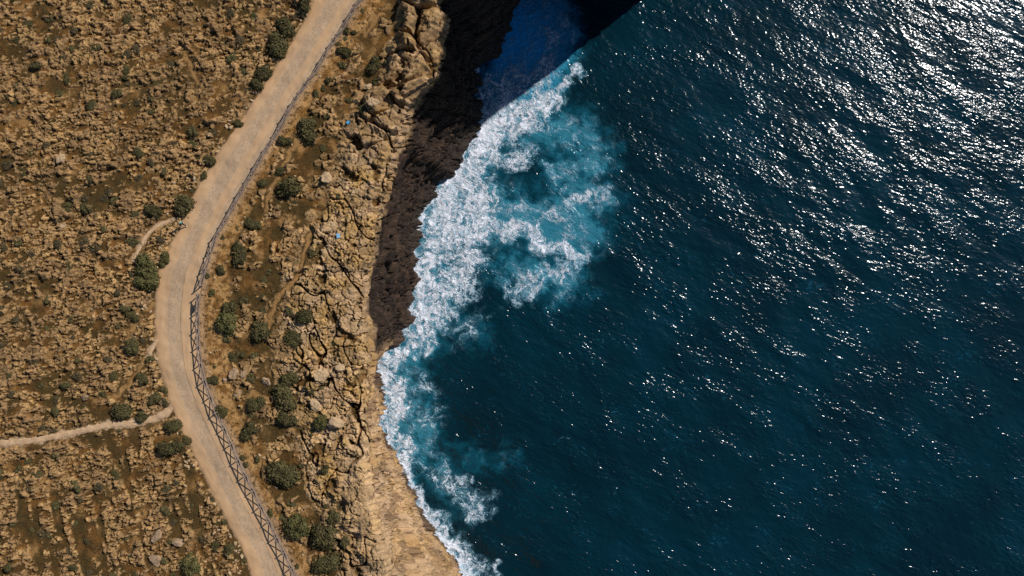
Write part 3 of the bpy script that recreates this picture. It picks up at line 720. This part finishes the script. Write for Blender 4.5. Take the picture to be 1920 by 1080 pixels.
L1 = [  # photo position of the base, radius, kind (0 olive, 1 brighter), words
 (429,607,20,1,'large round olive shrub on the sandy verge right of the fence, under a smaller one'),
 (433,580,15,0,'round dark shrub touching the top of the large olive shrub below the fence gap'),
 (451,476,19,0,'dark round shrub on the sandy verge level with the bend of the road'),
 (474,421,14,0,'dark green bush where the orange track meets the verge'),
 (542,355,22,0,'wide low dark shrub beside the orange track on the upper right slope'),
 (526,322,10,0,'small shrub just above the wide dark shrub on the orange track'),
 (492,344,9,0,'small round dark shrub alone on the upper verge sand'),
 (578,245,22,0,'largest dark shrub right of the upper fence'),
 (534,265,12,0,'round green shrub close to the upper fence, left of the largest dark one'),
 (646,97,13,0,'dark upright shrub on the top verge between fence and boulders'),
 (642,122,8,0,'smaller shrub under the dark upright shrub on the top verge'),
 (593,176,8,0,'small dark bush near the upper fence, lower of a close pair'),
 (606,166,6,0,'small dark bush near the upper fence, upper of a close pair'),
 (616,151,6,0,'tiny flat bush on bare sand above the close pair'),
 (663,61,6,0,'tiny dark round bush near the top end of the fence'),
 (650,57,7,0,'tiny grey green bush touching the top end of the fence'),
 (705,124,16,0,'dark shrub in the deep cleft of the northern boulders'),
 (388,517,6,0,'tiny round bush leaning on the fence foot just above the gap'),
 (396,550,7,1,'tiny bright bush alone on the sand beside the fence gap'),
 (414,506,9,0,'dark brown bush on the verge above the fence gap'),
 (490,622,20,0,'low wide shrub between grey rocks in the middle scrub'),
 (553,637,17,0,'dark shrub at the foot of the yellow blocks, middle of the strip'),
 (577,593,15,0,'shrub sunk in a hollow among the yellow blocks'),
 (399,712,11,0,'round bush against the outer side of the fence below the bend'),
 (414,772,12,0,'dark long bush against the fence just above the large scrub'),
 (536,744,25,0,'largest shrub of the dense thicket left of the pale boulders'),
 (546,708,17,0,'top shrub of the dense thicket left of the pale boulders'),
 (482,757,17,0,'shrub beside the forked footpath right of the fence'),
 (541,786,17,0,'bottom shrub of the dense thicket left of the pale boulders'),
 (467,808,18,0,'shrub between the forked footpath and the lower fence'),
 (607,790,13,1,'bright bush tucked between large pale boulders'),
 (530,888,26,0,'big dark round shrub alone on the lower scrub slope'),
 (614,877,9,0,'small dark bush at the left foot of the smooth pale cliff rock'),
 (561,986,22,1,'neat round green shrub near the lower fence, left of a tall pair'),
 (610,1002,28,0,'large dark shrub, upper one of the tall pair near the bottom edge'),
 (614,1054,24,0,'large dark shrub, lower one of the tall pair near the bottom edge'),
 (628,965,14,0,'dark shrub under the overhanging rock above the tall pair'),
 (455,858,6,0,'tiny dark bush at the fence foot, upper of two together'),
 (462,871,6,0,'tiny dark bush at the fence foot, lower of two together'),
 (506,963,7,1,'tiny bright green bush beside the lower fence'),
 (484,860,6,0,'tiny green bush with white stones beside it right of the lower fence'),
 (342,383,22,0,'large dark shrub overhanging the left road edge above the person'),
 (291,396,15,0,'round brown green shrub left of the large one above the person'),
 (275,497,22,1,'large upright green shrub on the left verge, upper half of a long clump'),
 (277,527,20,1,'large green shrub on the left verge, lower half of a long clump'),
 (308,487,13,1,'round shrub at the road edge beside the long green clump'),
 (326,798,15,0,'round shrub at the left road edge right beside the path mouth'),
 (325,838,20,0,'large dark shrub at the left road edge below the path mouth'),
 (351,825,9,0,'small shrub touching the road below the path mouth'),
 (363,1057,18,1,'bright green shrub near the bottom left, left of the road'),
 (427,1030,13,0,'dark shrub close to the lower left road edge'),
 (403,1024,11,0,'dark shrub left of the one at the lower left road edge'),
 (230,770,18,0,'wide brown green shrub just above the pale path'),
 (268,781,13,0,'dark round shrub on the upper lip of the pale path'),
 (292,748,13,0,'shrub in the corner between path and road, upper left'),
 (309,732,8,0,'small shrub on the road edge above the path mouth'),
 (270,709,12,0,'round dark shrub left of the road above the path corner'),
 (281,673,8,0,'small shrub at the lower tip of the short dusty spur'),
 (252,650,14,0,'dark shrub left of the short dusty spur'),
 (250,591,12,0,'round shrub beside the small bare clearing left of the road'),
 (522,86,22,0,'large dark shrub along the upper left road edge, lower of three'),
 (538,52,18,0,'large dark shrub along the upper left road edge, middle of three'),
 (575,12,14,0,'dark shrub along the upper left road edge, topmost of three'),
 (497,137,16,0,'long dark bush on the left road edge under the three large shrubs'),
 (484,160,12,0,'dark bush on the left road edge at the foot of the long dark bush'),
 (392,302,11,0,'shrub at the left road edge halfway up the straight'),
 (383,330,8,0,'small shrub at the left road edge under the halfway one'),
 (447,232,9,0,'small shrub at the left road edge high on the straight'),
]
for (px, py, r, kind, lab) in L1:
    if kind: k = 4 + (int(px) % 2)
    elif r >= 9: k = int(px + py) % 4
    else: k = small0 + int(px + py) % 3
    place_shrub(px, py, r, k, lab, sx=random.uniform(.80, 1.22))
rs = random.Random(99); n_sc = 0; used = [(p[0], p[1], p[2]) for p in L1]
groups = {'l': ('low dark scrub bush among the broken rocks left of the road', 'scrub bushes on the rocky field left of the road'),
          'd': ('low dry brown bush among the broken rocks left of the road', 'dry bushes on the rocky field left of the road'),
          'r': ('low dark scrub bush on the strip between fence and cliff', 'scrub bushes on the strip between fence and cliff')}
for trial in range(6000):
    if n_sc >= 225: break
    px = rs.uniform(-20, 730); py = rs.uniform(-10, 1090)
    xl = float(xl_road(py)); xf = float(x_fence(py)); xe = 960 + float(x_edge(np.array([(540 - py) / K]))[0]) * K
    if xl - 6 < px < xf + 8 or px > xe - 25: continue
    xw = (px - 960) / K; yw = (540 - py) / K
    dens = float(fbm(np.array([xw * 0.34]), np.array([yw * 0.34]), 331, 4)[0])
    nearr = (xl - 24 < px < xl - 4)
    if dens < 0.06 + rs.uniform(-.2, .1) and not nearr and rs.random() < .9: continue
    if min(float(pdist(np.array([px]), np.array([py]), q)[0]) for q in [PATH, SPUR] + TRAILS) < 12: continue
    if px > xf and (px - xf) > 0.72 * (xe - xf) and rs.random() < 0.8: continue
    r = rs.uniform(5, 11) * (0.8 if nearr else 1) * (0.6 if xf < px < xf + 45 else 1)
    if any(math.hypot(px - a, py - b) < (r + c) * 0.85 for a, b, c in used): continue
    used.append((px, py, r)); n_sc += 1
    if px < xl:
        g = 'd' if rs.random() < .42 else 'l'
    else: g = 'r'
    k = small0 + (3 + n_sc % 2 if g == 'd' else n_sc % 3)
    place_shrub(px, py, r, k, groups[g][0], groups[g][1], hz=rs.uniform(.4, .62), sx=rs.uniform(.8, 1.2))
for ent in PROTO:
    if ent[1]:
        for ch in list(ent[0].children): bpy.data.objects.remove(ch)
        bpy.data.objects.remove(ent[0])

# ------------------------------------------------------------------ loose boulders and stones
def rockmesh(seed, name, mat, lev=3):
    import bmesh
    r = random.Random(seed); bm = bmesh.new(); bmesh.ops.create_icosphere(bm, subdivisions=lev, radius=1)
    planes = [(Vector((r.gauss(0, 1), r.gauss(0, 1), r.gauss(0, .8))).normalized(), r.uniform(.42, .8)) for _ in range(15)]
    for v in bm.verts:
        p = v.co
        for n, d_ in planes:
            e_ = p.dot(n) - d_
            if e_ > 0: p -= n * e_ * 0.92
        nn = p.normalized()
        q_ = p + Vector((seed * 1.3, seed * .7, 0)); p = p + nn * (0.22 * NZ.noise(q_ * 1.6) + 0.10 * NZ.noise(q_ * 4.1) + 0.05 * NZ.noise(q_ * 9.0))
        v.co = p
    me = bpy.data.meshes.new(name); bm.to_mesh(me); bm.free(); me.materials.append(mat); return me
SM = [rockmesh(300 + i, 'stone', M_stone, 2) for i in range(6)]
BM_ = [rockmesh(320 + i, 'boulder', M_grey, 4) for i in range(4)] + [rockmesh(330 + i, 'boulder', M_stone, 4) for i in range(4)]
def place_rock(px, py, r, me, name, lab, cat, group=None, flat=.6, sx=1.0):
    o = bpy.data.objects.new(name, me); C.objects.link(o); x = (px - 960) / K; y = (540 - py) / K; R = r / K
    o.location = (x, y, later(o, x, y, R * flat * 0.25)); R *= 1.12
    o.scale = (R * sx, R / sx, R * flat); o.rotation_euler = (random.uniform(-.25, .25), random.uniform(-.25, .25), random.uniform(0, 6.28))
    tag(o, lab, cat, group)
for (px, py, r, k, lab, fl) in [
 (440,703,13,0,'broad flat grey boulder on the verge right of the fence bend',.5),(458,700,8,1,'grey boulder touching the right side of the broad flat one',.6),(421,712,6,2,'small grey boulder at the left foot of the broad flat one',.7),
 (446,740,10,3,'flat grey slab lying at the fork of the footpath',.35),(500,716,10,1,'grey boulder beside the thicket above the footpath fork',.6),
 (603,700,16,4,'big rounded pale boulder crowning the blocks beside the dark cave mouth',.7),(640,690,9,5,'pale boulder right of the big rounded one by the cave mouth',.7),(595,760,14,6,'long pale boulder above the bright tucked bush',.6),
 (635,790,17,7,'large egg shaped pale boulder right of the bright tucked bush',.6),(612,335,13,4,'yellowish rounded boulder left of the dark pit near the edge',.7),(665,365,14,5,'large pale boulder on the cliff edge above the dark pit',.7),
 (703,200,13,6,'white faced boulder on the northern cliff edge',.8),(690,165,9,7,'pale boulder above the white faced one at the north',.7),(338,1015,11,0,'pointed grey boulder beside the bright green shrub at bottom left',.7),(300,1000,13,3,'wide grey slab left of the pointed boulder',.4),(297,1048,16,2,'largest grey slab near the bottom left corner field',.35),
 (160,745,8,1,'isolated grey boulder above the middle of the pale path',.7),(120,300,9,5,'tall pale rock standing in the upper left field',.7),(119,425,8,4,'pale boulder in the middle of the left field',.7),
 (486,853,3.5,7,'white stone above the tiny green bush right of the lower fence',.7),(495,858,3.5,6,'white stone right of the tiny green bush by the lower fence',.7),(402,521,3,7,'single white stone on the sand above the fence gap',.7)]:
    place_rock(px, py, r, BM_[k], 'boulder', lab, 'boulder', None, fl, random.uniform(.85, 1.2))
rs = random.Random(17); cnt = 0
for trial in range(9000):
    if cnt >= 260: break
    py = rs.uniform(0, 1080); xl = float(xl_road(py)); xf = float(x_fence(py))
    if rs.random() < .7: px = xl - 5 - abs(rs.gauss(0, 26)); g = 'l'
    else: px = xf + rs.uniform(10, 90); g = 'r'
    if float(pdist(np.array([px]), np.array([py]), PATH)[0]) < 9: continue
    cnt += 1
    place_rock(px, py, rs.uniform(1.6, 4.2) * (.6 if g == 'r' else 1), SM[cnt % 6], 'stone', 'small pale angular stone on the left verge of the road' if g == 'l' else 'small pale angular stone on the sandy strip right of the fence', 'stone',
               'loose stones along the left verge' if g == 'l' else 'loose stones right of the fence', .65, rs.uniform(.75, 1.3))

# ------------------------------------------------------------------ two blue plastic things left among the rocks
def tub(px, py, s, mat, lab, rz):
    x = (px - 960) / K; y = (540 - py) / K
    root = empty('plastic_crate', (x, y, 0), rz); later(root, x, y, 0.1); tag(root, lab, 'crate')
    w, l, h, t = .42 * s, .60 * s, .32 * s, .03 * s; X = Vector((1, 0, 0)); Y = Vector((0, 1, 0))
    parts = [boxv(Vector((0, 0, t / 2)), X, Y, Z3, w, l, t), boxv(Vector((w / 2 - t / 2, 0, h / 2 + t / 2)), X, Y, Z3, t, l, h), boxv(Vector((-w / 2 + t / 2, 0, h / 2 + t / 2)), X, Y, Z3, t, l, h),
             boxv(Vector((0, l / 2 - t / 2, h / 2 + t / 2)), X, Y, Z3, w - 2 * t, t, h), boxv(Vector((0, -l / 2 + t / 2, h / 2 + t / 2)), X, Y, Z3, w - 2 * t, t, h)]
    v, f_ = join(parts); mk('tub', v, f_, mat, root)
    v, f_ = boxv(Vector((0, 0, h + t + .02)), X, Y, Z3, w + .03, l + .03, .035); mk('lid', v, f_, mat, root)
    v, f_ = tube((-.12 * s, 0, h + t + .07), (.12 * s, 0, h + t + .07), .015, .015, 6); mk('handle', v, f_, M_white, root)
tub(637, 443, .8, M_blue, 'pale blue lidded plastic box beside the dark pit near the cliff edge', 0.15)
tub(655, 232, .6, M_blue2, 'small bright blue plastic box among the northern rocks', -0.7)

# ------------------------------------------------------------------ the walker
def skinned(name, nodes, edges, mat, parent, sub=2, root=0):
    me = bpy.data.meshes.new(name); me.from_pydata([n[0] for n in nodes], edges, []); o = bpy.data.objects.new(name, me); C.objects.link(o)
    o.parent = parent; me.materials.append(mat)
    sk = o.modifiers.new('skin', 'SKIN'); sk.use_smooth_shade = True
    for i, n in enumerate(nodes):
        me.skin_vertices[0].data[i].radius = (n[1], n[2] if len(n) > 2 else n[1]); me.skin_vertices[0].data[i].use_root = (i == root)
    s = o.modifiers.new('sub', 'SUBSURF'); s.levels = sub; s.render_levels = sub
    return o
def build_person():
    fx, fy, _ = world(346.8, 420); fz = float(flat_z(np.array([fx]), np.array([fy]))[0]) + 0.02
    root = empty('person', (fx, fy, fz), math.radians(195))      # local +Y is where the person faces: down the road
    tag(root, 'person in a teal shirt and dark trousers walking on the left edge of the road', 'person')
    # local X = right, Y = forward. left foot forward
    LF, RF = Vector((-.12, .26, .09)), Vector((.12, -.24, .12)); LK, RK = Vector((-.11, .17, .50)), Vector((.11, .02, .49))
    LH, RH = Vector((-.095, 0, .90)), Vector((.095, 0, .90))
    body = [((0, 0, .95), .135, .10), ((0, 0, 1.12), .13, .095), ((0, .01, 1.30), .15, .105), ((0, .0, 1.42), .11, .085), ((0, .01, 1.50), .055, .055), ((0, .02, 1.56), .055, .06), ((0, .02, 1.64), .078, .095), ((0, .015, 1.71), .06, .075)]
    ed = [(i, i + 1) for i in range(7)]
    def limb(chain, start):
        k = start
        for n in chain: body.append(n); ed.append((k, len(body) - 1)); k = len(body) - 1
        return k
    limb([(tuple(LH), .085), (tuple(LK), .055), (tuple(LF), .038), (tuple(LF + Vector((0, .15, -.05))), .035)], 0)
    limb([(tuple(RH), .085), (tuple(RK), .055), (tuple(RF), .038), (tuple(RF + Vector((0, .14, -.08))), .035)], 0)
    for s, sw in ((-1, -.22), (1, .24)):
        sh = Vector((s * .19, 0, 1.41)); el = Vector((s * .25, sw * .45, 1.14)); wr = Vector((s * .26, sw * 1.15, .93)); pa = wr + (wr - el).normalized() * .07
        k = limb([(tuple(sh), .052), (tuple(el), .040), (tuple(wr), .027), (tuple(pa), .032, .018)], 3)
        dn = (wr - el).normalized(); sd = Vector((0, 1, 0)).cross(dn).normalized() if False else Vector((0, 1, 0))
        for q, (o_, l_) in enumerate(((.026, .062), (.009, .072), (-.009, .066), (-.026, .052))):
            b0 = pa + dn * .03 + sd * o_; limb([(tuple(b0), .010), (tuple(b0 + dn * l_ * .5 - Vector((s * .006, 0, 0))), .009), (tuple(b0 + dn * l_ - Vector((s * .022, 0, 0))), .008)], k)
        t0 = wr + dn * .03 + sd * .035; limb([(tuple(t0), .012), (tuple(t0 + dn * .045 + sd * .018), .010)], k)
    bd = skinned('body', body, ed, M_skin, root)
    nodes = [((0, 0, .94), .150, .115), ((0, 0, 1.12), .150, .112), ((0, .01, 1.30), .168, .122), ((0, 0, 1.43), .12, .095)]; e2 = [(0, 1), (1, 2), (2, 3)]
    for s, sw in ((-1, -.22), (1, .24)):
        nodes.append(((s * .19, 0, 1.41), .068)); e2.append((3, len(nodes) - 1)); nodes.append(((s * .235, sw * .3, 1.20), .062)); e2.append((len(nodes) - 2, len(nodes) - 1))
    skinned('shirt', nodes, e2, M_teal, root)
    nodes = [((0, 0, .96), .145, .112), (tuple(LH), .105), (tuple(LK), .075), (tuple(LF + Vector((0, 0, .05))), .060), (tuple(RH), .105), (tuple(RK), .075), (tuple(RF + Vector((0, 0, .05))), .060)]
    skinned('trousers', nodes, [(0, 1), (1, 2), (2, 3), (0, 4), (4, 5), (5, 6)], M_dark, root)
    for ft in (LF, RF):
        skinned('shoe', [(tuple(ft + Vector((0, -.05, -.04))), .045), (tuple(ft + Vector((0, .06, -.05))), .05, .04), (tuple(ft + Vector((0, .17, -.055))), .042, .03)], [(0, 1), (1, 2)], M_white, root, 1)
    skinned('hair', [((0, -.01, 1.66), .088, .10), ((0, -.01, 1.73), .080, .092), ((0, 0, 1.78), .05, .06)], [(0, 1), (1, 2)], M_hair, root)
    v, f_ = tube((0, .105, 1.66), (0, .135, 1.625), .010, .017, 6, 0, 2); mk('nose', v, f_, M_skin, root)
    for s in (-1, 1):
        v, f_ = tube((s * .075, .01, 1.62), (s * .09, .005, 1.67), .012, .018, 6, 0, 2); mk('ear', v, f_, M_skin, root)
        v, f_ = tube((s * .03, .098, 1.665), (s * .03, .112, 1.665), .012, .010, 8, 0, 1); mk('eye', v, f_, M_dark, root)
build_person()

settle()
# ------------------------------------------------------------------ light, sky, camera
SUN_EL = math.radians(37.0); sx, sy = 0.79, 0.613
sun = bpy.data.lights.new('sun', 'SUN'); sun.energy = 4.2; sun.angle = math.radians(0.53); sun.color = (1.0, 0.965, 0.91)
so = bpy.data.objects.new('sun', sun); C.objects.link(so)
dirv = Vector((sx * math.cos(SUN_EL), sy * math.cos(SUN_EL), math.sin(SUN_EL)))
so.rotation_euler = dirv.to_track_quat('Z', 'Y').to_euler(); so.location = dirv * 300
w = bpy.data.worlds.new('World'); bpy.context.scene.world = w; w.use_nodes = True
nt = w.node_tree; bg = nt.nodes['Background']; sky = nt.nodes.new('ShaderNodeTexSky'); sky.sky_type = 'NISHITA'; sky.sun_disc = False
sky.ozone_density = 4.5; sky.dust_density = 0.3; sky.sun_elevation = SUN_EL; sky.sun_rotation = math.atan2(sx, sy); nt.links.new(sky.outputs[0], bg.inputs[0]); bg.inputs[1].default_value = 0.06
cam = bpy.data.cameras.new('camera'); co_ = bpy.data.objects.new('camera', cam); C.objects.link(co_)
co_.location = (0, 0, HC); co_.rotation_euler = (0, 0, 0); cam.sensor_width = 36; cam.lens = 36 * F / 1920; cam.clip_start = 1; cam.clip_end = 9000
sc = bpy.context.scene; sc.camera = co_
sc.view_settings.view_transform = 'Standard'; sc.view_settings.look = 'None'; sc.view_settings.exposure = 0.0; sc.view_settings.gamma = 1
sc.cycles.use_denoising = False; sc.cycles.max_bounces = 5; sc.cycles.diffuse_bounces = 2; sc.cycles.glossy_bounces = 2; sc.cycles.sample_clamp_indirect = 3
